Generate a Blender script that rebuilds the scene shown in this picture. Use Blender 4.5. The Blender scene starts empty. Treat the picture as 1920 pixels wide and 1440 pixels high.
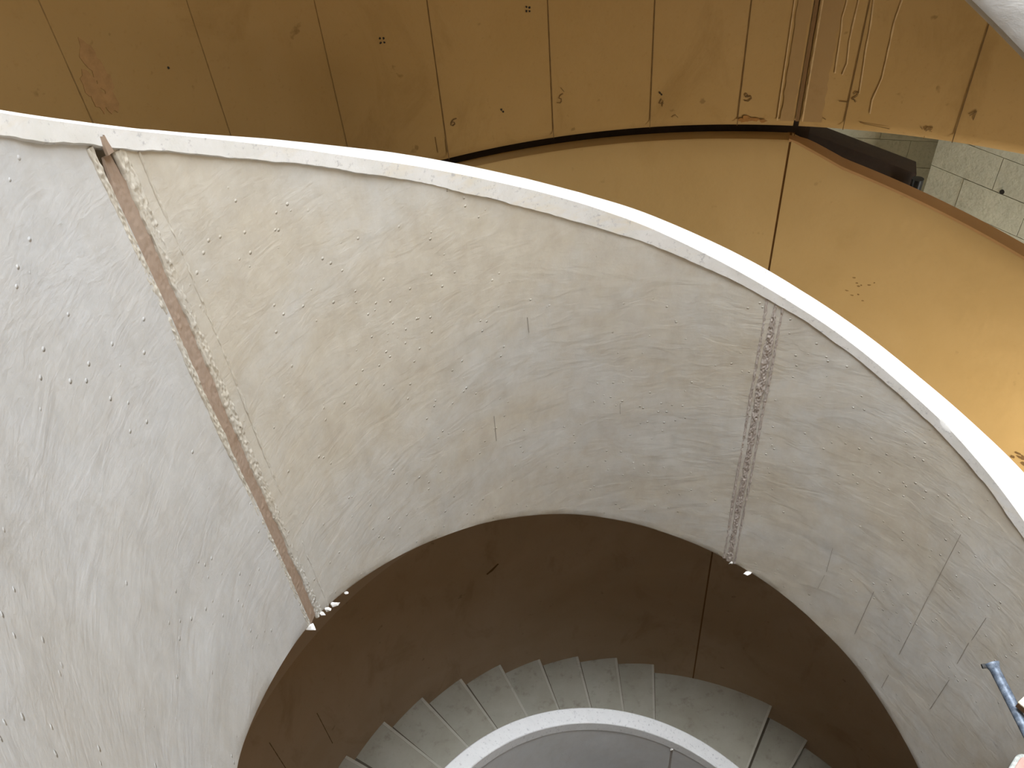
import bpy, math, random
import numpy as np
from mathutils import Vector, Matrix, noise

random.seed(4)
sc = bpy.context.scene
COL = sc.collection
S = 1.3                     # metres per plan unit of the survey below
ZC = 7.9 * S                # height of the eye above the ground floor
CX, CY = 0.54, 1.104        # centre of the stairwell, eye at the origin
R_IN, R_OUT = 1.275, 2.2    # void radius, inner radius of the drum


def W(th, r, h):
    """stair coordinates (angle in degrees, radius, depth below the eye) to metres"""
    a = math.radians(th)
    return Vector(((CX + r * math.cos(a)) * S, (CY + r * math.sin(a)) * S, ZC - h * S))


def P(x, y, h):
    return Vector((x * S, y * S, ZC - h * S))


# ------------------------------------------------------------------ helpers
def put(name, verts, faces, mat, parent=None, sharp=35, smooth=True):
    off = Vector(parent['_org']) if parent is not None and '_org' in parent.keys() else Vector((0, 0, 0))
    me = bpy.data.meshes.new(name)
    me.from_pydata([tuple(Vector(v) - off) for v in verts], [], faces)
    me.validate()
    me.update()
    import bmesh
    bm = bmesh.new()
    bm.from_mesh(me)
    bmesh.ops.recalc_face_normals(bm, faces=bm.faces)
    bm.to_mesh(me)
    bm.free()
    if smooth:
        me.polygons.foreach_set('use_smooth', [True] * len(me.polygons))
        me.set_sharp_from_angle(angle=math.radians(sharp))
    me.materials.append(mat)
    o = bpy.data.objects.new(name, me)
    COL.objects.link(o)
    if parent is not None:
        o.parent = parent
        if '_org' in parent.keys():
            o['_org'] = parent['_org']
    return o


def thing(name, label, cat, loc, group=None):
    o = bpy.data.objects.new(name, None)
    o.empty_display_size = 0.1
    o.location = loc
    o['_org'] = list(loc)
    COL.objects.link(o)
    o['label'] = label
    o['category'] = cat
    if group:
        o['group'] = group
    return o


def struct(o, label, cat):
    o['kind'] = 'structure'
    o['label'] = label
    o['category'] = cat
    return o


def sweep(ths, section, close=True):
    """ring of (r,h) points swept round the well; section(th) -> list of (r,h)"""
    V, F = [], []
    n = None
    for t in ths:
        s = section(t)
        n = len(s)
        V += [W(t, r, h) for r, h in s]
    m = len(ths)
    for i in range(m - 1):
        for j in range(n if close else n - 1):
            k = (j + 1) % n
            F.append((i * n + j, i * n + k, (i + 1) * n + k, (i + 1) * n + j))
    if close:
        F.append(tuple(range(n)))
        F.append(tuple((m - 1) * n + j for j in range(n)))
    return V, F


def rng(a, b, step):
    n = max(2, int(round(abs(b - a) / step)) + 1)
    return list(np.linspace(a, b, n))


def ribbon(pts, r, w, jit=0.0, thick=0.0015):
    """a thin raised line on the cylinder of radius r; pts = (theta,h)"""
    P2 = [(math.radians(t) * r, h) for t, h in pts]
    # resample
    Q = []
    for (x0, y0), (x1, y1) in zip(P2[:-1], P2[1:]):
        n = max(1, int(math.hypot(x1 - x0, y1 - y0) / 0.02))
        for i in range(n):
            Q.append((x0 + (x1 - x0) * i / n, y0 + (y1 - y0) * i / n))
    Q.append(P2[-1])
    V, F = [], []
    for i, (x, y) in enumerate(Q):
        a, b = Q[max(0, i - 1)], Q[min(len(Q) - 1, i + 1)]
        dx, dy = b[0] - a[0], b[1] - a[1]
        L = math.hypot(dx, dy) or 1
        nx, ny = -dy / L, dx / L
        ww = w * (0.5 + 0.5 * random.random() * jit if jit else 0.5)
        for sgn, rr in ((1, r + 0.001), (1, r - thick), (-1, r - thick), (-1, r + 0.001)):
            V.append(W(math.degrees((x + sgn * nx * ww) / r), rr, y + sgn * ny * ww))
    for i in range(len(Q) - 1):
        for j in range(4):
            k = (j + 1) % 4
            F.append((4 * i + j, 4 * i + k, 4 * i + 4 + k, 4 * i + 4 + j))
    F.append((0, 1, 2, 3))
    n = 4 * (len(Q) - 1)
    F.append((n, n + 1, n + 2, n + 3))
    return V, F


def blob(th, h, r, w, hh, thick=0.002, n=10, seed=0):
    """a flat irregular spot lying on the cylinder"""
    rd = random.Random(seed)
    V = [W(th, r - thick, h)]
    a0 = math.degrees(1 / r)
    ring = []
    for i in range(n):
        a = 2 * math.pi * i / n
        k = 0.65 + 0.5 * rd.random()
        ring.append((th + a0 * w * k * math.cos(a), h + hh * k * math.sin(a)))
    V += [W(t, r - thick, y) for t, y in ring] + [W(t, r + 0.001, y) for t, y in ring]
    F = [(0, 1 + i, 1 + (i + 1) % n) for i in range(n)]
    F += [(1 + i, 1 + (i + 1) % n, 1 + n + (i + 1) % n, 1 + n + i) for i in range(n)]
    return V, F


def tube(p0, p1, rad, n=20, rings=None):
    """tube along p0-p1, rings = [(t, radius factor)]"""
    p0, p1 = Vector(p0), Vector(p1)
    d = (p1 - p0).normalized()
    u = d.orthogonal().normalized()
    v = d.cross(u)
    rings = rings or [(0, 1), (1, 1)]
    V, F = [], []
    for t, k in rings:
        c = p0 + (p1 - p0) * t
        for i in range(n):
            a = 2 * math.pi * i / n
            V.append(c + (u * math.cos(a) + v * math.sin(a)) * rad * k)
    for i in range(len(rings) - 1):
        for j in range(n):
            F.append((i * n + j, i * n + (j + 1) % n, (i + 1) * n + (j + 1) % n, (i + 1) * n + j))
    F.append(tuple(range(n)))
    F.append(tuple((len(rings) - 1) * n + j for j in range(n)))
    return V, F


def hollow(p0, p1, rad, inner, n=20):
    """pipe with an open bore at p0"""
    L = (Vector(p1) - Vector(p0)).length
    return tube(p0, p1, rad, n, [(0.12 / L if L > .2 else .4, inner), (0, inner), (0, 1), (1, 1)])


def board(c, ax, ay, az, bev=0.004):
    """bevelled box from centre and three half-axis vectors"""
    import bmesh
    bm = bmesh.new()
    bmesh.ops.create_cube(bm, size=2)
    M = Matrix((ax, ay, az)).transposed()
    for v in bm.verts:
        v.co = Vector(c) + M @ v.co
    if bev:
        bmesh.ops.bevel(bm, geom=bm.edges[:], offset=bev, segments=2, affect='EDGES', profile=0.6)
    V = [v.co.copy() for v in bm.verts]
    bm.verts.index_update()
    F = [tuple(v.index for v in f.verts) for f in bm.faces]
    bm.free()
    return V, F


# ---------------------------------------------------------------- materials
class Mat:
    def __init__(self, name, rough=0.9, spec=0.25):
        self.m = bpy.data.materials.new(name)
        self.m.use_nodes = True
        self.t = self.m.node_tree
        self.b = self.t.nodes['Principled BSDF']
        self.b.inputs['Roughness'].default_value = rough
        self.b.inputs['Specular IOR Level'].default_value = spec
        self.co = self.t.nodes.new('ShaderNodeNewGeometry')
        self.h = None

    def n(self, kind, **kw):
        x = self.t.nodes.new(kind)
        for k, v in kw.items():
            setattr(x, k, v)
        return x

    def l(self, a, b):
        self.t.links.new(a, b)

    def coord(self, scale=(1, 1, 1), rot=(0, 0, 0)):
        mp = self.n('ShaderNodeMapping')
        mp.inputs['Scale'].default_value = scale
        mp.inputs['Rotation'].default_value = rot
        self.l(self.co.outputs['Position'], mp.inputs['Vector'])
        return mp.outputs['Vector']

    def noise(self, scale, detail=4, rough=0.55, sc3=(1, 1, 1), rot=(0, 0, 0), dist=0.0):
        x = self.n('ShaderNodeTexNoise')
        x.inputs['Scale'].default_value = scale
        x.inputs['Detail'].default_value = detail
        x.inputs['Roughness'].default_value = rough
        x.inputs['Distortion'].default_value = dist
        self.l(self.coord(sc3, rot), x.inputs['Vector'])
        return x.outputs['Fac']

    def ramp(self, fac, stops):
        x = self.n('ShaderNodeValToRGB')
        e = x.color_ramp.elements
        while len(e) < len(stops):
            e.new(0.5)
        for q, (p, c) in zip(e, stops):
            q.position = p
            q.color = (*c, 1) if not isinstance(c, (int, float)) else (c, c, c, 1)
        self.l(fac, x.inputs['Fac'])
        return x.outputs['Color']

    def mix(self, fac, a, b, mode='MIX'):
        x = self.n('ShaderNodeMix', data_type='RGBA', blend_type=mode)
        for s, v in ((x.inputs['Factor'], fac), (x.inputs['A'], a), (x.inputs['B'], b)):
            if isinstance(v, (int, float)):
                s.default_value = v
            elif isinstance(v, tuple):
                s.default_value = (*v, 1)
            else:
                self.l(v, s)
        return x.outputs['Result']

    def math(self, op, a, b=None, clamp=False):
        x = self.n('ShaderNodeMath', operation=op, use_clamp=clamp)
        for i, v in enumerate((a, b)):
            if v is None:
                continue
            if isinstance(v, (int, float)):
                x.inputs[i].default_value = v
            else:
                self.l(v, x.inputs[i])
        return x.outputs[0]

    def bump(self, height, strength, dist):
        x = self.n('ShaderNodeBump')
        x.inputs['Strength'].default_value = strength
        x.inputs['Distance'].default_value = dist
        self.l(height, x.inputs['Height'])
        if self.h is not None:
            self.l(self.h, x.inputs['Normal'])
        self.h = x.outputs['Normal']
        self.l(self.h, self.b.inputs['Normal'])

    def color(self, c):
        if isinstance(c, tuple):
            self.b.inputs['Base Color'].default_value = (*c, 1)
        else:
            self.l(c, self.b.inputs['Base Color'])
        return self.m


def plaster(name, grey, beige, ochre, relief=1.0):
    m = Mat(name, 0.88, 0.2)
    big = m.noise(1.3, 5, 0.6, dist=0.4)
    mid = m.noise(6.0, 6, 0.65, dist=0.6)
    c = m.mix(m.ramp(big, [(0.40, 0), (0.62, 1)]), grey, beige)
    c = m.mix(m.math('MULTIPLY', m.ramp(mid, [(0.48, 0), (0.75, 1)]), 0.42), c, ochre)
    mott = m.noise(14, 6, 0.7, (1, 1, 0.6))
    c = m.mix(0.4, c, m.ramp(mott, [(0.25, 0.36), (0.5, 0.5), (0.75, 0.62)]), 'OVERLAY')
    # pale trowel skims
    sk = m.noise(4.5, 7, 0.72, (1.0, 1.0, 2.2), (0.5, 0.35, 0.2), 1.2)
    c = m.mix(m.math('MULTIPLY', m.ramp(sk, [(0.56, 0), (0.72, 1)]), 0.20), c, (0.66, 0.66, 0.66))
    # pin holes
    v = m.n('ShaderNodeTexVoronoi')
    v.inputs['Scale'].default_value = 19
    m.l(m.coord(), v.inputs['Vector'])
    gate = m.noise(2.4, 2, 0.5)
    # bumps
    m.bump(m.noise(5.5, 3, 0.55, (1, 1, 1.8), (0.5, 0.4, 0.3), 0.8), 0.12 * relief, 0.03)
    m.bump(m.noise(22, 5, 0.6, (1, 1, 2.0), (0.45, 0.35, 0.3), 0.6), 0.16 * relief, 0.008)
    m.bump(m.noise(120, 3, 0.6), 0.2 * relief, 0.002)
    pim = m.math('MULTIPLY', m.ramp(v.outputs['Distance'], [(0.05, 1), (0.13, 0)]), m.ramp(gate, [(0.44, 0), (0.54, 1)]))
    m.bump(pim, 0.8 * relief, 0.005)
    return m.color(c)


M_PLASTER = plaster('trowelled_plaster', (0.57, 0.56, 0.53), (0.56, 0.52, 0.445), (0.50, 0.44, 0.34))
M_PLASTER_PALE = plaster('pale_trowelled_plaster', (0.575, 0.585, 0.595), (0.56, 0.557, 0.545), (0.525, 0.505, 0.47))
M_PLASTER_LOW = plaster('lower_plaster', (0.70, 0.705, 0.71), (0.68, 0.67, 0.66), (0.63, 0.61, 0.57), 0.7)


def stone_white(name, a, b, stain):
    m = Mat(name, 0.75, 0.3)
    c = m.mix(m.ramp(m.noise(7, 6, 0.7), [(0.35, 0), (0.65, 1)]), a, b)
    st = m.noise(2.2, 5, 0.6, (1, 1, 3))
    c = m.mix(m.math('MULTIPLY', m.ramp(st, [(0.55, 0), (0.72, 1)]), 0.55), c, stain)
    sp = m.noise(38, 5, 0.72)
    c = m.mix(m.math('MULTIPLY', m.ramp(sp, [(0.57, 0), (0.68, 1)]), 0.65), c, (0.45, 0.45, 0.47))
    m.bump(m.noise(40, 5, 0.7), 0.35, 0.004)
    m.bump(m.noise(9, 3, 0.5), 0.3, 0.01)
    return m.color(c)


M_COPING = stone_white('white_stone', (0.80, 0.80, 0.80), (0.73, 0.73, 0.71), (0.76, 0.65, 0.44))
M_COPING_LOW = stone_white('white_stone_grey', (0.90, 0.90, 0.90), (0.86, 0.86, 0.86), (0.80, 0.80, 0.80))


def ochre(name, base, dark, light, blot=1.0):
    m = Mat(name, 0.85, 0.2)
    c = m.mix(m.ramp(m.noise(1.1, 5, 0.6, dist=0.5), [(0.35, 0), (0.68, 1)]), base, light)
    c = m.mix(m.math('MULTIPLY', m.ramp(m.noise(2.3, 7, 0.68, (1, 1, 0.55), dist=0.7), [(0.55, 0), (0.72, 1)]), 0.55 * blot), c, dark)
    c = m.mix(m.math('MULTIPLY', m.ramp(m.noise(46, 5, 0.7), [(0.58, 0), (0.75, 1)]), 0.35 * blot), c, dark)
    spot = m.noise(11, 3, 0.5)
    c = m.mix(m.math('MULTIPLY', m.ramp(spot, [(0.70, 0), (0.76, 1)]), 0.5 * blot), c, tuple(x * 0.5 for x in dark))
    m.bump(m.noise(30, 5, 0.6), 0.25, 0.004)
    m.bump(m.noise(4, 3, 0.5), 0.2, 0.02)
    return m.color(c)


M_DRUM = ochre('ochre_render', (0.335, 0.207, 0.073), (0.235, 0.136, 0.042), (0.365, 0.23, 0.089))
M_BAND = ochre('ochre_render_smooth', (0.41, 0.272, 0.11), (0.33, 0.207, 0.072), (0.445, 0.30, 0.128), 0.5)
M_BANDCAP = ochre('rust_brown_cap', (0.33, 0.185, 0.075), (0.24, 0.13, 0.05), (0.37, 0.21, 0.09), 0.6)
M_WELL = ochre('brown_render', (0.42, 0.30, 0.19), (0.30, 0.195, 0.105), (0.46, 0.34, 0.23), 1.0)
M_LEDGE = ochre('pale_brown_render', (0.50, 0.375, 0.26), (0.43, 0.31, 0.20), (0.53, 0.405, 0.29), 0.5)


def concrete(name, a, b, dirt):
    m = Mat(name, 0.9, 0.2)
    c = m.mix(m.ramp(m.noise(3.0, 6, 0.65), [(0.35, 0), (0.68, 1)]), a, b)
    c = m.mix(m.math('MULTIPLY', m.ramp(m.noise(9, 6, 0.7), [(0.55, 0), (0.72, 1)]), 0.6), c, dirt)
    m.bump(m.noise(50, 4, 0.7), 0.3, 0.003)
    return m.color(c)


M_TREAD = concrete('tread_concrete', (0.43, 0.41, 0.345), (0.37, 0.345, 0.28), (0.23, 0.20, 0.15))
M_EDGE_LIGHT = concrete('painted_edge_light', (0.52, 0.50, 0.43), (0.47, 0.45, 0.38), (0.35, 0.32, 0.26))  # paler tone paints light along the tread edges
M_RISER_SHADE = concrete('painted_riser_shade', (0.14, 0.12, 0.09), (0.12, 0.10, 0.075), (0.10, 0.085, 0.06))  # dark tone paints the shade line at each riser foot
M_FLOOR = concrete('floor_screed', (0.42, 0.40, 0.35), (0.36, 0.33, 0.28), (0.27, 0.24, 0.2))
M_SOFFIT = concrete('soffit_concrete', (0.46, 0.42, 0.35), (0.42, 0.37, 0.29), (0.33, 0.28, 0.2))
M_JOINT = concrete('brown_joint_mortar', (0.385, 0.30, 0.24), (0.35, 0.26, 0.195), (0.25, 0.165, 0.10))
M_JOINT2 = concrete('pink_joint_mortar', (0.46, 0.415, 0.385), (0.43, 0.38, 0.345), (0.35, 0.30, 0.265))
M_DJOINT = concrete('pinkish_brown_joint', (0.335, 0.212, 0.09), (0.32, 0.20, 0.085), (0.27, 0.165, 0.065))
M_DLINE = concrete('dark_brown_joint', (0.20, 0.11, 0.045), (0.18, 0.10, 0.04), (0.14, 0.075, 0.03))


def flat(name, c, rough=0.85, metal=0.0):
    m = Mat(name, rough, 0.3)
    m.b.inputs['Metallic'].default_value = metal
    k = m.noise(30, 4, 0.6)
    return m.color(m.mix(m.ramp(k, [(0.3, 0), (0.7, 1)]), tuple(x * 0.82 for x in c), tuple(min(1, x * 1.12) for x in c)))


M_PENCIL = flat('pencil', (0.15, 0.085, 0.03))
M_PENCIL2 = flat('faint_pencil', (0.22, 0.13, 0.045))
M_GREYMARK = flat('grey_pencil', (0.33, 0.30, 0.255))
M_LIME = flat('lime_run', (0.52, 0.36, 0.18))
M_RUST = flat('rust_stain', (0.30, 0.14, 0.035))
M_CHIP = flat('white_plaster_chip', (0.86, 0.86, 0.84))
M_HOLE = flat('dark_hole', (0.02, 0.015, 0.01))
M_BEAM_AND_GAP = flat('dark_timber_and_gap_shade', (0.045, 0.028, 0.018))  # timber colour, also paints the shade in the gap
M_BLACK = flat('black_plastic', (0.012, 0.012, 0.013), 0.35)


def galv():
    m = Mat('galvanised_steel', 0.5, 0.4)
    m.b.inputs['Metallic'].default_value = 0.2
    k = m.noise(28, 6, 0.75)
    c = m.ramp(k, [(0.36, (0.07, 0.09, 0.125)), (0.50, (0.145, 0.185, 0.25)), (0.60, (0.23, 0.275, 0.34)), (0.72, (0.48, 0.49, 0.50))])
    m.bump(m.noise(60, 4, 0.7), 0.3, 0.003)
    return m.color(c)


M_GALV = galv()


def wood(name, a, b, sc3):
    m = Mat(name, 0.8, 0.25)
    k = m.noise(9, 5, 0.6, sc3)
    m.bump(k, 0.3, 0.003)
    return m.color(m.ramp(k, [(0.35, a), (0.62, b)]))


M_WOOD = wood('pale_sawn_wood', (0.62, 0.55, 0.40), (0.86, 0.82, 0.70), (2, 14, 2))
M_WOODEDGE = wood('brown_board_edge', (0.10, 0.055, 0.028), (0.18, 0.105, 0.055), (2, 2, 20))
M_PINK = wood('pink_painted_board', (0.40, 0.235, 0.205), (0.47, 0.30, 0.265), (3, 3, 3))
M_BOARDRIM = wood('worn_grey_rim', (0.20, 0.225, 0.215), (0.44, 0.46, 0.44), (6, 6, 6))


def stonework():
    m = Mat('limestone_block', 0.92, 0.15)
    c = m.mix(m.ramp(m.noise(2.0, 6, 0.65), [(0.35, 0), (0.68, 1)]), (0.52, 0.49, 0.37), (0.43, 0.405, 0.31))
    c = m.mix(m.math('MULTIPLY', m.ramp(m.noise(24, 5, 0.7), [(0.5, 0), (0.7, 1)]), 0.5), c, (0.30, 0.28, 0.20))
    m.bump(m.noise(30, 6, 0.7), 0.6, 0.01)
    m.bump(m.noise(6, 4, 0.6), 0.4, 0.03)
    return m.color(c)


M_STONE = stonework()
M_STONEGAP = concrete('lime_mortar', (0.36, 0.33, 0.25), (0.33, 0.30, 0.22), (0.26, 0.24, 0.17))

# ------------------------------------------------------- survey of the guards
TH = [16, 20, 23, 30, 36, 42, 48, 53, 59, 65, 71, 77, 83, 89, 95, 100, 106, 112, 118, 124, 130, 136, 142, 148, 153, 159, 164, 169, 175, 183.4, 203, 250]
RES = [-.027, -.027, -.027, -.016, .005, .011, .011, .011, .01, .003, -.006, -.003, -.003, .003, .006, .02, .017, .007, -.003, -.016, -.023, -.026, -.025, -.015, -.008, .005, .015, .018, .019, .019, .019, 0]
TL = [15.8, 20.7, 27.9, 34.6, 45.0, 54.8, 64.3, 73.5, 82.6, 91.4, 100.0, 108.5, 117.1, 125.5, 133.6, 141.1, 148.0, 154.3, 162.9, 167.7, 171.8, 175.8, 182.1, 187.5, 193.6, 203, 250]
LIP = [2.338, 2.281, 2.205, 2.145, 2.034, 1.907, 1.782, 1.664, 1.561, 1.457, 1.368, 1.263, 1.15, 1.033, .935, .84, .761, .687, .587, .53, .481, .434, .348, .268, .172, .10, .10]
# the guard goes on down and round below the right edge, and up above it
THX = [-221, -178, -110, -60]
LIPX = [4.634, 4.02, 3.86, 3.30]
_g = np.linspace(-230, 250, 961)


def _smooth(tab_t, tab_v, sig):
    v = np.interp(_g, tab_t, tab_v)
    k = np.exp(-0.5 * (np.arange(-40, 41) * 0.5 / sig) ** 2)
    k /= k.sum()
    return np.convolve(np.pad(v, 40, mode='edge'), k, 'valid')


_res = _smooth(TH, RES, 3.0)
_lip = _smooth(THX + TL, LIPX + LIP, 2.2)
_wob = lambda t, f, a: a * noise.noise(Vector((t * f, 7.3, 1.1)))


def rA(t):
    return R_IN + float(np.interp(t, _g, _res))


def lipA(t):
    return float(np.interp(t, _g, _lip))


def lipB(t):      # t in the lower turn's own angle
    return 4.634 + (138.7 - t) * 0.01468


def lipC(t):      # upper turn
    if t < 64:
        return -0.93 + (53 - t) * 0.0163
    return -1.109 - (t - 64) * 0.0145


FACE = 1.6
THK = 0.105


def panel(name, t0, t1, rf, lf, mat, parent, face=FACE, fine=0.5, nh=44, bot_r=0.008, relief=0.004):
    ths = rng(t0, t1, fine)

    def section(t):
        r, l = rf(t), lf(t)
        out = []
        for i in range(nh + 1):
            h = l - 0.004 + (face - bot_r) * i / nh
            d = relief * noise.noise(Vector((t * 0.10, h * 3.0, 3.0))) + 0.5 * relief * noise.noise(Vector((t * 0.35, h * 8, 9.0)))
            out.append((r + d, h))
        b = l + face
        out += [(r + bot_r * 0.3, b - bot_r * 0.3), (r + bot_r, b), (r + THK, b), (r + THK, l - 0.004)]
        return out
    V, F = sweep(ths, section)
    return put(name, V, F, mat, parent, 40)


def upA(t):
    return float(np.interp(t, [20, 45, 65, 74, 83, 91, 100, 108, 117, 125, 140, 160, 250], [.062, .056, .05, .055, .067, .076, .085, .083, .074, .061, .05, .048, .05]))


def coping(name, t0, t1, rf, lf, mat, parent, up0=0.07, wob=0.004, upf=None):
    ths = rng(t0, t1, 0.5)

    def section(t):
        r, l = rf(t), lf(t)
        thk = 1.38 - r
        up = upf(t) if upf else up0
        w = _wob(t, 0.23, wob) + _wob(t, 0.9, wob * 0.6)
        w2 = _wob(t + 50, 0.3, 0.003)
        return [(r + .002, l + w), (r - 0.006, l + w - 0.004), (r - 0.006 + w2 * .3, l - up * 0.5), (r - 0.006, l - up + 0.006), (r - 0.002, l - up + w2 * .3),
                (r + thk * 0.5, l - up - 0.002 + w2 * .5), (r + thk - 0.006, l - up), (r + thk + 0.001, l - up + 0.008), (r + thk + 0.001, l + 0.004)]
    V, F = sweep(ths, section)
    return put(name, V, F, mat, parent, 32)


# ============================================================ main parapet
root = thing('stair_parapet', 'large pale plastered curved parapet with white stone coping, sweeping across the middle of the view', 'parapet', W(90, R_IN, 3.0))
main_parapet = root
panel('panel', -100, 68.45, rA, lipA, M_PLASTER, root)
panel('panel', 68.5, 164.9, rA, lipA, M_PLASTER, root)
panel('panel', 166.9, 250, rA, lipA, M_PLASTER_PALE, root)['label'] = 'paler grey-white plaster panel'
coping('coping', -100, 250, rA, lipA, M_COPING, root, upf=upA)['label'] = 'white stone coping'


def seam(name, tc, half, mat, parent, rf, lf, proud, rough, top=0.0, seed=0.0, wander=0.2, face=FACE):
    """vertical strip of raw mortar filling the joint between two cast panels"""
    V, F = [], []
    nh, nt = 420, 18
    l0 = lf(tc)
    for i in range(nh + 1):
        f = i / nh
        h = l0 - top + (face + top - 0.004) * f
        wd = half * (0.85 + 0.35 * noise.noise(Vector((seed, h * 9, 0.3)))) * min(1.0, 0.15 + f * 12 if top else 1)
        ctr = tc + wander * noise.noise(Vector((seed + 5, h * 2.2, 1.7)))
        for j in range(nt + 1):
            s = -1 + 2 * j / nt
            e = 1 - abs(s) ** 4
            t = ctr + s * (wd + 0.15 * noise.noise(Vector((seed + 11 * (1 if s > 0 else -1), h * 40, 2.0))))
            n = 0.7 * noise.noise(Vector((t * 2.6, h * 30, seed))) + 0.8 * noise.noise(Vector((t * 7, h * 100, seed + 3)))
            d = proud * e + rough * n * e
            if h < l0 + 0.012 and top > 0.021:
                d = max(d, 0.0105)
            V.append(W(t, rf(t) - d + (0.006 if e < .02 else 0), h))
    for i in range(nh):
        for j in range(nt):
            a = i * (nt + 1) + j
            F.append((a, a + 1, a + nt + 2, a + nt + 1))
    return put(name, V, F, mat, parent, 60)


# right joint: proud, crumbly and pinkish; left joint: recessed brown stripe with a ragged lip
o = seam('joint', 68.5, 0.85, M_JOINT2, root, rA, lipA, 0.004, 0.006, 0.02, 2.0)
o['label'] = 'rough pinkish mortar joint'
o = seam('joint', 165.9, 1.5, M_JOINT, root, rA, lipA, -0.004, 0.002, 0.024, 6.0, 0.15)
o['label'] = 'brown mortar joint stripe'
# crumbly ridges along both joints
for tc, hw, pr, sd in ((167.25, 0.45, 0.002, 31.0), (164.4, 0.8, 0.002, 47.0), (162.3, 0.22, 0.002, 13.0)):
    seam('joint_ridge', tc, hw, M_PLASTER, root, rA, lipA, pr, 0.0045 if tc > 163 else 0.002, 0.0, sd, 0.22)
for tc, hw, pr, sd in ((69.9, 0.35, 0.003, 71.0), (67.3, 0.3, 0.003, 83.0)):
    seam('joint_ridge', tc, hw, M_JOINT2, root, rA, lipA, pr, 0.003, 0.0, sd, 0.2)


def lump(c, size, mat, parent, name, seed):
    rd = random.Random(seed)
    import bmesh
    bm = bmesh.new()
    bmesh.ops.create_icosphere(bm, subdivisions=1, radius=1)
    for v in bm.verts:
        k = 0.75 + 0.9 * noise.noise(v.co * 1.3 + Vector((seed, 0, 0)))
        v.co = Vector(c) + Vector((v.co.x * size[0], v.co.y * size[1], v.co.z * size[2])) * k
    V = [v.co.copy() for v in bm.verts]
    bm.verts.index_update()
    F = [tuple(v.index for v in f.verts) for f in bm.faces]
    bm.free()
    return put(name, V, F, mat, parent, 12)


# white flakes hanging on the lower edge beside the joints
for i, (t, dh, a, b) in enumerate(((167.5, .004, .022, .013), (164.3, -.004, .012, .008), (163.0, .0, .012, .012), (161.4, .003, .020, .014), (158.4, .0, .015, .007), (68.1, 0, .010, .012), (64.0, .0, .028, .007))):
    l = lump(W(t, rA(t) - 0.006, lipA(t) + FACE + dh), (a * S, a * S * 0.6, b * S), M_CHIP, root, 'plaster_flake', i * 3.1)
    l['label'] = 'white plaster flake'
# faint riser marks pencilled on the face
for pts in ([(48.84, 2.99), (48.6, 3.172)], [(48.735, 3.2), (49.2, 3.32)], [(38.9, 3.122), (39.3, 3.49)], [(29.2, 2.478), (29.5, 2.89)], [(29.53, 2.9), (29.7, 3.37)], [(29.8, 3.56), (29.95, 3.69)],
            [(19.4, 2.75), (19.55, 2.914)], [(19.75, 2.94), (19.65, 3.10)], [(19.4, 3.225), (19.7, 3.5)], [(119.45, 2.076), (119.65, 2.212)], [(110.95, 1.684), (110.85, 1.755)], [(94.1, 2.247), (94.0, 2.304)]):
    r = min(rA(t) for t, h in pts) - 0.002
    V, F = ribbon([(t, h) for t, h in pts], r, 0.0012, 0.8, 0.0005)
    put('pencil_mark', V, F, M_GREYMARK, root)

# stair flight behind it, mostly hidden

def step_block(t0, t1, h, thick, parent, name='step', r0=R_IN + THK + 0.002, r1=R_OUT - 0.001, mat=None):
    """tread slab with a small nosing over a set-back riser block"""
    V, F = [], []
    for a, b, ha, hb in ((t0 - 0.5, t1 - .5, h, h + 0.024), (t0 + 0.9, t1 + .9, h + 0.028, h + thick)):
        ths = rng(a, b, 1.1)
        n = 8
        v, f = sweep(ths, lambda t: [(r0 + (r1 - r0) * i / n, ha) for i in range(n + 1)] + [(r1, hb), (r0, hb)])
        if ha == h:
            for j in range(n + 1):
                v[j].z -= 0.006
        F += [tuple(x + len(V) for x in q) for q in f]
        V += v
    return put(name, V, F, mat or M_TREAD, parent, 30)


def soffit(name, ths, hf, thick, parent, mat, rf=None, r1=R_OUT - 0.002):
    def section(t):
        h = hf(t)
        r0 = (rf(t) if rf else R_IN) + 0.03
        return [(r0, h), ((r0 + r1) / 2, h), (r1, h), (r1, h - thick), (r0 + THK + 0.004, h - thick), (r0 + THK + .004, h - 0.02), (r0, h - 0.02)]
    V, F = sweep(ths, section)
    return put(name, V, F, mat, parent, 30)


flightA = thing('stair_flight', 'concrete stair flight hidden behind the large pale parapet, between it and the ochre outer wall', 'stairs', W(60, 1.8, 3.4))
a0 = 20.0
k = 0
while a0 < 180:
    h = lipA(a0) + 0.76
    step_block(a0, a0 + 8.55, h, 0.26, flightA)
    a0 += 8.6
    k += 1
soffit('slab', rng(-100, 250, 3), lambda t: lipA(t) + FACE - 0.03, 0.5, flightA, M_SOFFIT, rA)
step_block(-40, 19.9, 3.2, 0.25, flightA, 'landing')
V, F = sweep(rng(192.2, 250, 2), lambda t: [(R_IN + THK + .002, .74), (R_OUT - .001, .74), (R_OUT - .001, 1.2), (R_IN + THK + .002, 1.2)])
put('landing', V, F, M_TREAD, flightA)

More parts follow.
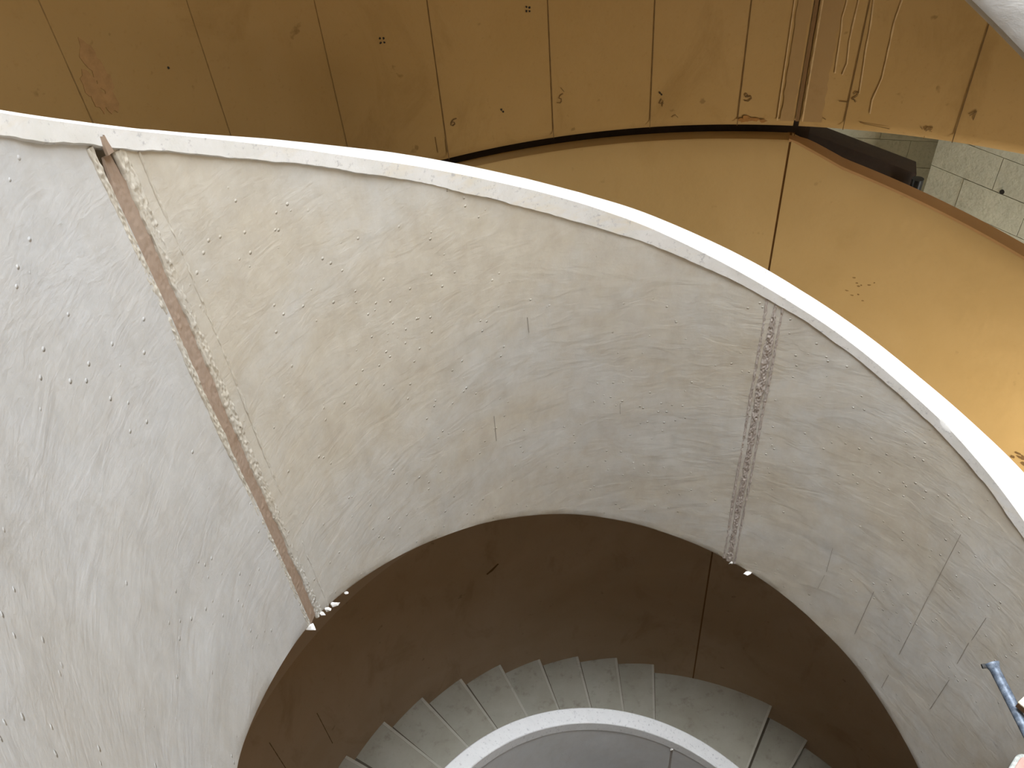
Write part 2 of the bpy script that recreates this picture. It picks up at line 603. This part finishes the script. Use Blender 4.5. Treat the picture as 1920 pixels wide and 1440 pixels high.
# ============================================================ lower parapet + flight
rB = lambda t: R_IN
lowp = thing('stair_parapet', 'lower grey curved parapet with speckled white coping, beside the visible steps at the bottom', 'parapet', W(90, R_IN, 6.9))
panel('panel', -30, 75.2, rB, lipB, M_PLASTER_LOW, lowp, 1.45, 1.0, 24)
panel('panel', 75.9, 250, rB, lambda t: min(lipB(t), 9) if t < 182 else lipB(182) - (t - 182) * 0.0, M_PLASTER_LOW, lowp, 1.45, 1.0, 24)
lB = lambda t: lipB(t) if t < 182 else lipB(182)
coping('coping', -30, 250, rB, lB, M_COPING_LOW, lowp, 0.105, 0.003)['label'] = 'speckled white stone coping'
o = seam('joint', 75.6, 0.45, M_JOINT2, lowp, rB, lipB, 0.001, 0.003, 0.012, 20.0, 0.1, 1.44)
l = lump(W(75.6, R_IN - 0.008, lipB(75.6) + 0.01), (.02, .012, .02), M_CHIP, lowp, 'plaster_flake', 2.2)

flightB = thing('stair_flight', 'grey concrete winding steps and landing between the lower parapet and dark brown wall', 'stairs', W(90, 1.8, 6.5))
CORN = [(45.7, 6.454), (54.3, 6.333), (79.9, 6.11), (88.0, 6.003), (96.5, 5.898), (104.9, 5.779), (113.5, 5.611), (122.2, 5.483), (130.9, 5.331), (139.5, 5.168), (148.4, 5.018), (157.1, 4.87), (165.8, 4.73), (174.5, 4.59), (183.2, 4.45)]
for i, (t, h) in enumerate(CORN[:-1]):
    t2 = CORN[i + 1][0]
    nm = 'landing' if t2 - t > 15 else 'step'
    if nm == 'landing':
        h = 6.25
    st = step_block(t, t2 - 0.02, h, 0.30, flightB, nm)
    # strips painting the bright tread edge and the shade below the next riser
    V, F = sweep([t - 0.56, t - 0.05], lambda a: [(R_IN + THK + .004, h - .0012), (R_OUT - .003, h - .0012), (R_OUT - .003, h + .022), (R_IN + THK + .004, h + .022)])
    put('edge_light_strip', V, F, M_EDGE_LIGHT, st)['label'] = 'pale strip painting the bright tread edge'
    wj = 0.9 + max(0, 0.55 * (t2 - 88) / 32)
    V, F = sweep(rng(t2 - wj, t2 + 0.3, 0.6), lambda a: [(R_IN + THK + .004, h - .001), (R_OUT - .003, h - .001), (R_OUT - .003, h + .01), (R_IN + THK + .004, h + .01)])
    put('riser_shade_strip', V, F, M_RISER_SHADE, st)['label'] = 'dark strip painting the shade at the riser'
t, h = 45.7, 6.454
for i in range(9):
    h += 0.135
    step_block(t - 8.6, t - 0.03, h, 0.30, flightB)
    t -= 8.6
step_block(183.2, 250, 4.45, 0.3, flightB, 'landing')
soffit('slab', rng(-30, 250, 3), lambda t: min(lB(t) + 1.40, 7.89), 0.42, flightB, M_SOFFIT)

# ============================================================ upper parapet (corner)
upp = thing('stair_parapet', 'pale underside edge of the upper parapet, cutting the top right corner of the view', 'parapet', W(50, R_IN, 0.3))
panel('panel', -10, 250, rB, lipC, M_PLASTER_PALE, upp, FACE, 1.0, 24, 0.03)
coping('coping', -10, 250, rB, lipC, M_COPING, upp)
flightC = thing('stair_flight', 'underside slab of the upper stair flight, behind the upper parapet', 'stairs', W(60, 1.8, 0.2))
soffit('slab', rng(-10, 250, 3), lambda t: lipC(t) + FACE + 0.014, 0.5, flightC, M_SOFFIT)

# ============================================================ drum
DB = 1.468     # bottom of the upper drum


def drum_section(t):
    r = R_OUT
    rf = 0.085
    pts = [(r, -3.2 + (DB - rf + 2.2) * i / 16) for i in range(17)]
    for i in range(1, 7):
        a = math.pi / 2 * i / 6
        pts.append((r + rf * (1 - math.cos(a)), DB - rf + rf * math.sin(a)))
    pts += [(r + 0.16, DB), (r + 0.16, -3.2)]
    return pts


V, F = sweep(rng(40, 68.5, 1), drum_section)
drum = put('wall_back', V, F, M_DRUM, None, 40)
struct(drum, 'high ochre brown curved wall with pencilled step numbers and rounded lower edge', 'wall')
V, F = sweep(rng(69.1, 225, 1), drum_section)
d2 = put('wall_segment', V, F, M_DRUM, drum, 40)
V, F = sweep(rng(-12, 40, 1), lambda t: drum_section(t))
put('wall_segment', V, F, M_DRUM, drum, 40)
V, F = sweep(rng(68.2, 69.4, .3), lambda t: [(R_OUT + .01, -3.2), (R_OUT + .01, DB - .05), (R_OUT + .1, DB - .03), (R_OUT + .1, -3.2)])
put('joint_backing', V, F, M_DJOINT, drum)
# the joint band: pinkish patch and dark groove
for tc, w, m, th in ((68.75, 0.012, M_DLINE, .001), (67.3, 0.07, M_DJOINT, .0008), (69.9, 0.045, M_DJOINT, .0008), (70.9, .004, M_LIME, .0012), (68.2, .005, M_LIME, .0012)):
    V, F = ribbon([(tc, -1.5), (tc + .1, 0.6), (tc, DB - 0.05)], R_OUT, w, 0.25, th)
    put('joint', V, F, m, drum)

LINES = [142.94, 131.5, 120.03, 108.89, 96.33, 85.07, 75.2, 63.85, 52.92]
for i, t in enumerate(LINES):
    V, F = ribbon([(t, -0.3), (t, DB - 0.025 - (0.0 if i != 1 else .1))], R_OUT, 0.0022, 0.8, 0.0005)
    o = put('marking_line', V, F, M_PENCIL if i > 2 else M_PENCIL2, drum)
    o['label'] = 'thin pencilled vertical line'

NUM = {
    '6': [[(107.394, 1.273), (107.791, 1.275), (108.064, 1.286), (108.101, 1.297), (107.909, 1.301), (107.664, 1.295), (107.678, 1.287), (107.887, 1.284), (108.072, 1.289)]],
    '5': [[(95.03, 1.25), (95.369, 1.256), (95.541, 1.268), (95.249, 1.271), (95.233, 1.282), (95.4, 1.289), (95.759, 1.285)]],
    '4': [[(83.847, 1.316), (84.112, 1.335), (83.585, 1.336)], [(83.678, 1.325), (83.751, 1.35)]],
    '3': [[(74.782, 1.311), (74.597, 1.302), (74.381, 1.311), (74.505, 1.319), (74.676, 1.317)], [(74.676, 1.317), (74.422, 1.318), (74.057, 1.314), (73.988, 1.324), (74.303, 1.336), (74.753, 1.333)]],
    '2': [[(63.502, 1.291), (63.313, 1.281), (63.08, 1.282), (63.145, 1.297), (63.6, 1.312)], [(63.6, 1.312), (63.308, 1.313), (63.175, 1.323), (63.08, 1.317)]],
    '1': [[(52.111, 1.327), (51.61, 1.307)], [(51.6, 1.305), (51.662, 1.342)]],
}
for ch, strokes in NUM.items():
    V, F = [], []
    for s in strokes:
        v, f = ribbon(s, R_OUT, 0.0034 if ch in '36' else 0.0026, 0, 0.0006)
        F += [tuple(x + len(V) for x in q) for q in f]
        V += v
    o = put('numeral', V, F, M_PENCIL if ch in '3612' else M_PENCIL2, drum)
    o['label'] = 'pencilled number %s' % ch
for s in ([(64.819, 1.324), (63.864, 1.325)], [(95.27, 1.223), (94.9, 1.242)], [(55.571, 1.394), (55.846, 1.401), (55.798, 1.408), (55.585, 1.408), (55.493, 1.395), (55.658, 1.413)],
          [(55.407, 1.398), (55.1, 1.392), (55.128, 1.398), (55.329, 1.41), (55.083, 1.41)], [(55.667, 1.433), (55.668, 1.444)], [(56.214, 1.398), (56.055, 1.406)],
          [(62.3, 1.405), (61.8, 1.41), (60.5, 1.415), (59.2, 1.42)], [(66.4, 1.402), (66.1, 1.398), (65.8, 1.405)], [(82.6, 1.40), (82.2, 1.39), (81.9, 1.402)], [(110.1, 1.33), (110.05, 1.40)], [(109.0, 1.35), (109.0, 1.41)]):
    V, F = ribbon(s, R_OUT, 0.0024, 0, 0.0005)
    put('pencil_scribble', V, F, M_PENCIL2, drum)
for s in ([(65.967, 0.95), (66.114, 0.998), (65.982, 1.04), (65.87, 1.127), (65.785, 1.21)], [(64.888, 0.938), (64.944, 1.015), (64.987, 1.082), (64.776, 1.17), (65.028, 1.216)],
          [(63.5, 0.936), (63.309, 1.018), (63.238, 1.116), (63.074, 1.205), (62.957, 1.287)], [(60.958, 0.933), (61.186, 1.006), (61.125, 1.093), (61.092, 1.218), (61.538, 1.309), (61.463, 1.366)]):
    V, F = ribbon([(s[0][0], -0.2)] + s, R_OUT, 0.0035, 0.8, 0.0006)
    put('lime_streak', V, F, M_LIME, drum)['label'] = 'pale lime run'
for i, (t, h) in enumerate([(114.313, 0.896), (113.936, 0.899), (114.32, 0.913), (113.934, 0.914), (98.6, .885), (98.3, .888), (98.62, .90), (98.3, .902), (84.1, 1.288), (83.9, 1.296), (102.2, 1.275), (102.0, 1.285), (67.7, 1.385), (67.5, 1.386), (135.0, .79)]):
    V, F = blob(t, h, R_OUT, 0.0045, 0.0045, 0.0006, 8, i)
    put('bolt_hole', V, F, M_HOLE, drum)
rd = random.Random(8)
for i in range(9):
    t, h = 74.8 - 2.4 * rd.random(), 1.424 - 0.03 * rd.random() * (0.2 + i / 12)
    V, F = blob(t, h, R_OUT, 0.018, 0.008, 0.001, 10, i + 60)
    put('rust_stain', V, F, M_RUST, drum)
M_STAIN = flat('brown_stain', (0.33, 0.185, 0.07))
st = [(141.1, .675), (140.8, .72), (140.6, .77), (140.75, .82), (141.6, .80), (141.9, .75)]
for i, (t, h) in enumerate(st):
    V, F = blob(t, h, R_OUT, 0.024, 0.045, 0.001, 14, i + 20)
    put('brown_stain', V, F, M_STAIN, drum)

# outer parapet of the main flight: level under the drum, then falling with the stairs
BT = 1.50


def band_top(t):
    return BT if t >= 69 else BT + 0.04 * min(1, (69 - t) / 6) + (69 - t) * 0.0120


outp = thing('outer_parapet', 'ochre outer parapet of the stairs, rising behind the white coping', 'parapet', W(60, R_OUT, 3.2))


def band_section(t):
    l = band_top(t)
    b = 3.55
    n = 20
    pts = [(R_OUT + 0.004, l + 0.012), (R_OUT + 0.012, l)]
    pts = [(R_OUT, l + 0.015 + (b - l - .015) * (1 - i / n)) for i in range(n + 1)]
    return pts + [(R_OUT + 0.006, l + .006), (R_OUT + 0.084, l + .006), (R_OUT + 0.084, b)]


V, F = sweep(rng(19, 69.0, 1), band_section)
put('panel', V, F, M_BAND, outp, 40)
V, F = sweep(rng(69.25, 225, 1), band_section)
put('panel', V, F, M_BAND, outp, 40)
V, F = sweep(rng(68.7, 69.5, .2), lambda t: [(R_OUT + .006, BT + .01), (R_OUT + .006, 3.5), (R_OUT + .1, 3.5), (R_OUT + .1, BT + .01)])
put('joint', V, F, M_DLINE, outp)['label'] = 'dark brown vertical joint'


def cap_section(t):
    l = band_top(t)
    k = min(1.0, max(0.0, (70 - t) / 3))
    return [(R_OUT + 0.003, l + 0.012), (R_OUT + 0.004, l - 0.001), (R_OUT + 0.012, l - 0.004), (R_OUT + 0.02 + 0.065 * k, l - 0.004), (R_OUT + 0.022 + 0.065 * k, l + 0.012)]


V, F = sweep(rng(19, 69.3, 1), cap_section)
put('coping', V, F, M_BANDCAP, outp, 40)['label'] = 'rusty brown coping'
# near-black backing that paints the shade in the gap, level stretch
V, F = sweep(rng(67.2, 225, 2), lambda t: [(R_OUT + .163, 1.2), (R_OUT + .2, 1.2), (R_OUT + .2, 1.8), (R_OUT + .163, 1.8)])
put('gap_shade_backing', V, F, M_BEAM_AND_GAP, outp)
# dirt lying on the wall at the low end
for i in range(12):
    t = 33.6 + rd.random() * 2.0
    h = 2.86 - rd.random() * 0.05
    V, F = blob(t, h, R_OUT, 0.006 + .012 * rd.random(), 0.005 + .006 * rd.random(), 0.001, 9, i + 90)
    put('dirt_mark', V, F, M_PENCIL, outp)
for i in range(10):
    t, h = 64.5 - rd.random() * 2.2, 1.97 + rd.random() * 0.05
    V, F = blob(60 - rd.random() * 3.5, 2.15 + rd.random() * .12, R_OUT, 0.004 + .006 * rd.random(), 0.004, 0.0006, 8, i + 140)
    put('dirt_mark', V, F, M_PENCIL2, outp)

# lower drum round the lower flight
LT = 3.78


def well_section(t):
    n = 20
    return [(R_OUT, 3.552 + (7.9 - 3.552) * i / n) for i in range(n + 1)] + [(R_OUT + 0.15, 7.9), (R_OUT + 0.15, 3.552)]


V, F = sweep(rng(-12, 70.55, 1), well_section)
well = put('wall_lower', V, F, M_WELL, None, 40)
struct(well, 'dark brown curved wall in the depth of the well, behind the lower steps', 'wall')
V, F = sweep(rng(70.85, 225, 1), well_section)
put('wall_segment', V, F, M_WELL, well, 40)
V, F = sweep(rng(70.4, 71.0, .2), lambda t: [(R_OUT + .008, 3.6), (R_OUT + .008, 7.8), (R_OUT + .1, 7.8), (R_OUT + .1, 3.6)])
put('joint', V, F, M_DLINE, well)
V, F = sweep(rng(112, 225, 1), lambda t: [(R_OUT - .012, 3.56), (R_OUT - .012, LT - .012), (R_OUT - .004, LT), (R_OUT + .001, LT), (R_OUT + .001, 3.56)])
put('ledge', V, F, M_LEDGE, well, 30)['label'] = 'paler brown ledge'
for t in (157.5, 149.0):
    V, F = ribbon([(t, 4.05 if t > 150 else 4.35), (t, 4.75)], R_OUT, 0.003, 0.8)
    put('marking_line', V, F, M_PENCIL, well)
V, F = ribbon([(112.6, 4.42), (111.5, 4.40), (110.2, 4.36)], R_OUT, 0.012, 0.9)
put('scratch', V, F, M_PENCIL, well)

# rest of the drum behind the eye, closing the well
def wall_piece(t0, t1, h0, h1):
    return sweep(rng(t0, t1, 2), lambda t: [(R_OUT, h0), (R_OUT, h1), (R_OUT + .15, h1), (R_OUT + .15, h0)])


# the wall behind the viewer, with an unseen doorway added on the right for its light
OPEN = [(225, 348, -3.2, 7.9), (348, 364, 1.457, 3.55), (364, 378.8, 3.22, 3.55)]
ds = None
for t0, t1, h0, h1 in OPEN:
    V, F = wall_piece(t0, t1, h0, h1)
    if ds is None:
        ds = put('wall_front', V, F, M_BAND, None, 40)
        struct(ds, 'ochre curved wall of the well behind the viewer, with an unseen doorway added for light', 'wall')
    else:
        put('wall_segment', V, F, M_BAND, ds, 40)
# unseen canopy added to shade the stone wall outside
V, F = sweep(rng(-40, 140, 3), lambda t: [(R_OUT + .16, -1.2), (11, -1.2), (11, -1.35), (R_OUT + .16, -1.35)])
cn = put('shade_canopy', V, F, M_SOFFIT, None, 30)
struct(cn, 'unseen concrete canopy added to shade the stone wall outside', 'shade_canopy')

# ============================================================ stone wall outside
cor = Vector((2.94, 4.65))
dr = Vector((0.423, -0.906))
dl = Vector((-0.93, 0.36))
nr = Vector((-0.906, -0.423))     # faces the stairs
nl = Vector((-0.36, -0.93))


def course_wall(name, origin, d, n, length, seed, parent=None):
    rdm = random.Random(seed)
    V, F = [], []
    ht = 0.215
    h = 1.2
    row = 0
    core = []
    while h < 4.6:
        x = -(0.0 if row % 2 else 0.22)
        while x < length:
            w = 0.40 + 0.12 * rdm.random()
            a, b = max(0, x), min(length, x + w)
            x += w
            if b - a < 0.03:
                continue
            g = 0.0022
            dep = 0.008 * rdm.random()
            q = []
            for (u, hh, off) in ((a + g, h + g, dep), (b - g, h + g, dep), (b - g, h + ht - g, dep), (a + g, h + ht - g, dep)):
                p = origin + d * u + n * off
                q.append(P(p.x, p.y, hh))
            for (u, hh) in ((a + g, h + g), (b - g, h + g), (b - g, h + ht - g), (a + g, h + ht - g)):
                p = origin + d * u - n * 0.1
                q.append(P(p.x, p.y, hh))
            k0 = len(V)
            V += q
            F += [tuple(k0 + i for i in f) for f in ((0, 1, 2, 3), (4, 5, 6, 7), (0, 1, 5, 4), (1, 2, 6, 5), (2, 3, 7, 6), (3, 0, 4, 7))]
        h += ht
        row += 1
    return put(name, V, F, M_STONE, parent, 30)


sw = course_wall('wall_right', cor, dr, nr, 5.0, 3)
struct(sw, 'pale limestone block wall outside, seen through the gap under the ochre wall', 'wall')
bk = cor + nr * -1.2
course_wall('niche_wall', bk + dl * -0.5, dl, nl, 4.5, 9, sw)
V, F = board(P(2.2, 5.6, 0.95), Vector((2.4 * S, 0, 0)), Vector((0, 2.2 * S, 0)), Vector((0, 0, .06)), 0)  # unseen roof added to keep the recess dark
put('niche_shade_roof', V, F, M_SOFFIT, sw)
course_wall('niche_shade_return', cor + dl * 0.0 + nr * -0.11, -nr, Vector((dr.x, dr.y)) * -1, 1.2, 5, sw)  # return added to block light entering the recess from the right
V, F = board(P(0.6, 5.12, 2.9), Vector((.1, 0, 0)), Vector((0, 1.45 * S, 0)), Vector((0, 0, 1.9 * S)), 0)  # unseen side added to close the recess against light
put('niche_shade_side', V, F, M_SOFFIT, sw)
for org, d, n, L in ((cor, dr, nr, 5.0), (bk + dl * -0.5, dl, nl, 4.5)):
    b = org + d * (L / 2) - n * 0.06
    V, F = board(P(b.x, b.y, 2.9), Vector((d.x, d.y, 0)) * (L / 2 * S), Vector((n.x, n.y, 0)) * 0.055 * S, Vector((0, 0, 1.72 * S)), 0)
    put('mortar_core', V, F, M_STONEGAP, sw)
# anchor hole in the stone
hp = cor + dr * 0.52 + nr * 0.016
V, F = tube(P(hp.x, hp.y, 2.47), P(hp.x + nr.x * .004, hp.y + nr.y * .004, 2.47), 0.02, 12)
put('bolt_hole', V, F, M_HOLE, sw)

# dark timber beam and a black pipe in the gap
e1 = Vector((2.087, 3.413))
e0 = Vector((1.40, 3.72))
bm_root = thing('timber_beam', 'dark timber beam lying in the gap behind the ochre outer parapet', 'beam', P(e1.x, e1.y, 2.1))
mid = (e0 + e1) / 2
dd = (e1 - e0)
L = dd.length
dd.normalize()
V, F = board(P(mid.x, mid.y, 1.715 + .17), Vector((dd.x, dd.y, -0.32)) * (L / 2 * S), Vector((-dd.y, dd.x, 0)) * 0.07 * S, Vector((0, 0, 0.17 * S)), 0.006)
put('beam_body', V, F, M_BEAM_AND_GAP, bm_root)
V, F = tube(P(e1.x - .05, e1.y - .12, 1.83), P(e1.x - .05, e1.y - .12, 2.3), 0.035, 16)
put('pipe_stub', V, F, M_BLACK, bm_root)['label'] = 'black plastic pipe stub'

# ============================================================ scaffold at the lower right
sx = thing('scaffold_tube', 'galvanised blue-grey scaffold tube with a flared crushed end, in front of the parapet', 'scaffold tube', P(1.52, 1.23, 2.55))
p0, p1 = P(1.517, 1.237, 2.541), P(1.551, 0.30, 2.706)
rad = 0.0213
Lt = (p1 - p0).length
V, F = tube(p0, p1, rad, 28, [(0.06 / Lt, 0.78), (0.0, 0.80), (0.0, 1.42), (0.004 / Lt, 1.46), (0.010 / Lt, 1.34), (0.022 / Lt, 1.08), (0.03 / Lt, 1.0), (0.5, 1.0), (1, 1)])
put('tube_body', V, F, M_GALV, sx)
V, F = board(p0 + Vector((-0.028, -0.005, -0.008)), Vector((.016, 0, 0)), Vector((0, .009, .004)), Vector((0, -.003, .006)), 0.003)
put('lug', V, F, flat('dark_steel', (.05, .05, .05), .5, .6), sx)['label'] = 'small dark steel lug'

s1 = thing('scaffold_standard', 'vertical galvanised scaffold post in the void at the right', 'scaffold post', P(1.655, 0.655, 7.9))
V, F = tube(P(1.655, 0.655, 7.9), P(1.655, 0.655, 2.2), 0.0213, 24)
put('post_body', V, F, M_GALV, s1)
V, F = board(P(1.655, 0.655, 2.35), Vector((.03, 0, 0)), Vector((0, .03, 0)), Vector((0, 0, .045)), .006)
put('coupler', V, F, M_GALV, s1)

# pale plank crossing over the tube
pk = thing('plank', 'short pale sawn plank with a dark brown edge lying across the scaffold tube', 'plank', P(1.60, 1.02, 2.5))

cam = bpy.data.cameras.new('camera')
cam.sensor_width = 36
cam.lens = 1442 / 1920 * 36
cam.clip_start = 0.02
cam.clip_end = 200
co = bpy.data.objects.new('camera', cam)
COL.objects.link(co)
nv = Vector((1130 - 960.0, -(2370 - 720.0), -1442.0)).normalized()
up = -nv
fw = Vector((0, 0, -1))
fw = (fw - up * fw.dot(up)).normalized()
rt = fw.cross(up)
RM = Matrix((rt, fw, up))
co.matrix_world = Matrix.Translation((0, 0, ZC)) @ RM.to_4x4()
sc.camera = co


# plank geometry: one corner hangs out over the tube, its length level
def flat_board(corner, al, length, bl, width, h_top, thick, inset=0.0):
    c = corner + al * (length / 2) + bl * (width / 2)
    return (P(c.x, c.y, h_top + thick / 2), Vector((al.x, al.y, 0)) * (length / 2 - inset) * S, Vector((bl.x, bl.y, 0)) * (width / 2 - inset) * S, Vector((0, 0, thick / 2 * S)))


al, bl = Vector((0.483, -0.876)), Vector((0.876, 0.483))
kc = Vector((1.5054, 1.0836))
V, F = board(*flat_board(kc, al, 0.55, bl, 0.10, 2.502, 0.006), 0.001)
put('plank_face', V, F, M_WOOD, pk)
V, F = board(*flat_board(kc, al, 0.55, bl, 0.10, 2.508, 0.024, 0.001), 0.001)
put('plank_edge', V, F, M_WOODEDGE, pk)['label'] = 'dark brown plank edge'

pb = thing('painted_board', 'pink painted board end with worn pale grey rim, below the scaffold tube', 'board', P(1.302, 0.87, 2.3))
def rounded_board(kc, al, length, bl, width, h_top, thick, rad, inset):
    """board with rounded corners, kc = its outer corner, al/bl unit directions along its edges"""
    c = kc + al * (length / 2) + bl * (width / 2)
    hx, hy = length / 2 - inset, width / 2 - inset
    rad = max(0.004, rad - inset)
    ring = []
    for sx, sy, a0 in ((1, 1, 0), (-1, 1, 90), (-1, -1, 180), (1, -1, 270)):
        for i in range(7):
            a = math.radians(a0 + 15 * i)
            q = c + al * (sx * (hx - rad) + rad * math.cos(a)) + bl * (sy * (hy - rad) + rad * math.sin(a))
            ring.append(q)
    V, F = [], []
    n = len(ring)
    b = min(0.003, thick * .3)
    for k, (h, sh) in enumerate(((h_top, b), (h_top + b, 0), (h_top + thick - b, 0), (h_top + thick, b))):
        for q in ring:
            d = (c - q).normalized() * sh
            V.append(P(q.x + d.x, q.y + d.y, h))
    for k in range(3):
        for i in range(n):
            F.append((k * n + i, k * n + (i + 1) % n, (k + 1) * n + (i + 1) % n, (k + 1) * n + i))
    F.append(tuple(range(n)))
    F.append(tuple(3 * n + i for i in range(n)))
    return V, F


al, bl = Vector((0.63, -0.78)), Vector((-0.78, -0.63))
kc = Vector((1.318, 0.868))
V, F = rounded_board(kc, al, 0.42, bl, 0.15, 2.302, 0.028, 0.032, 0)
put('board_core', V, F, M_BOARDRIM, pb)['label'] = 'worn grey rim'
V, F = rounded_board(kc, al, 0.42, bl, 0.15, 2.2985, 0.006, 0.032, 0.0105)
put('painted_face', V, F, M_PINK, pb)
tr = thing('scaffold_tube', 'level galvanised scaffold tube carrying the pink painted board', 'scaffold tube', P(1.45, .6, 2.35))
V, F = hollow(P(1.36, .66, 2.348), P(1.633, 0.66, 2.348), 0.0213, 0.85, 24)
put('tube_body', V, F, M_GALV, tr)

# ============================================================ floor
V = [P(-30, -30, 7.9), P(30, -30, 7.9), P(30, 30, 7.9), P(-30, 30, 7.9)]
V += [v - Vector((0, 0, .2)) for v in V]
F = [(0, 1, 2, 3), (4, 5, 6, 7), (0, 1, 5, 4), (1, 2, 6, 5), (2, 3, 7, 6), (3, 0, 4, 7)]
fl = put('floor', V, F, M_FLOOR, None, smooth=False)
struct(fl, 'grey screed ground floor at the foot of the stairs', 'floor')

# ============================================================ light
SKY = 3.8
EAST = 74

wd = bpy.data.worlds.new('World')
sc.world = wd
wd.use_nodes = True
bg = wd.node_tree.nodes['Background']
bg.inputs['Color'].default_value = (0.76, 0.88, 1.0, 1)
bg.inputs['Strength'].default_value = SKY


def sun(name, elev, azim, energy, angle, col):
    l = bpy.data.lights.new(name, 'SUN')
    l.energy = energy
    l.angle = math.radians(angle)
    l.color = col
    o = bpy.data.objects.new(name, l)
    COL.objects.link(o)
    e, a = math.radians(elev), math.radians(azim)
    d = Vector((math.cos(e) * math.cos(a), math.cos(e) * math.sin(a), math.sin(e)))
    o.rotation_euler = (-d).to_track_quat('-Z', 'Y').to_euler()
    return o


sun('overcast_zenith', 85, -150, 6.0, 44, (0.94, 0.97, 1.0))
sun('overcast_right', 60, -30, 3.6, 45, (0.94, 0.97, 1.0))
sun('overcast_left', 65, -150, 3.2, 40, (1.0, 0.97, 0.92))


def fill_lamp(name, th, h, w, hh, power, col, aim):
    l = bpy.data.lights.new(name, 'AREA')
    l.shape = 'RECTANGLE'
    l.size, l.size_y = w * S, hh * S
    l.energy = power
    l.color = col
    o = bpy.data.objects.new(name, l)
    COL.objects.link(o)
    o.location = W(th, R_OUT - 0.02, h)
    d = Vector(aim) - o.location
    o.rotation_euler = d.to_track_quat('-Z', 'Y').to_euler()
    return o


fill_lamp('doorway_fill_lamp', 11.5, 2.68, 0.48, 0.9, EAST, (1.0, 0.96, 0.88), W(48, 2.0, 2.8))  # added area lamp at the added doorway, brightens the right outer parapet

sc.view_settings.view_transform = 'Standard'
sc.view_settings.look = 'None'
sc.view_settings.gamma = 1
sc.view_settings.use_curve_mapping = False
sc.view_settings.exposure = 0.12
sc.cycles.max_bounces = 12
sc.cycles.diffuse_bounces = 8

for o in sc.objects:
    if '_org' in o.keys():
        del o['_org']
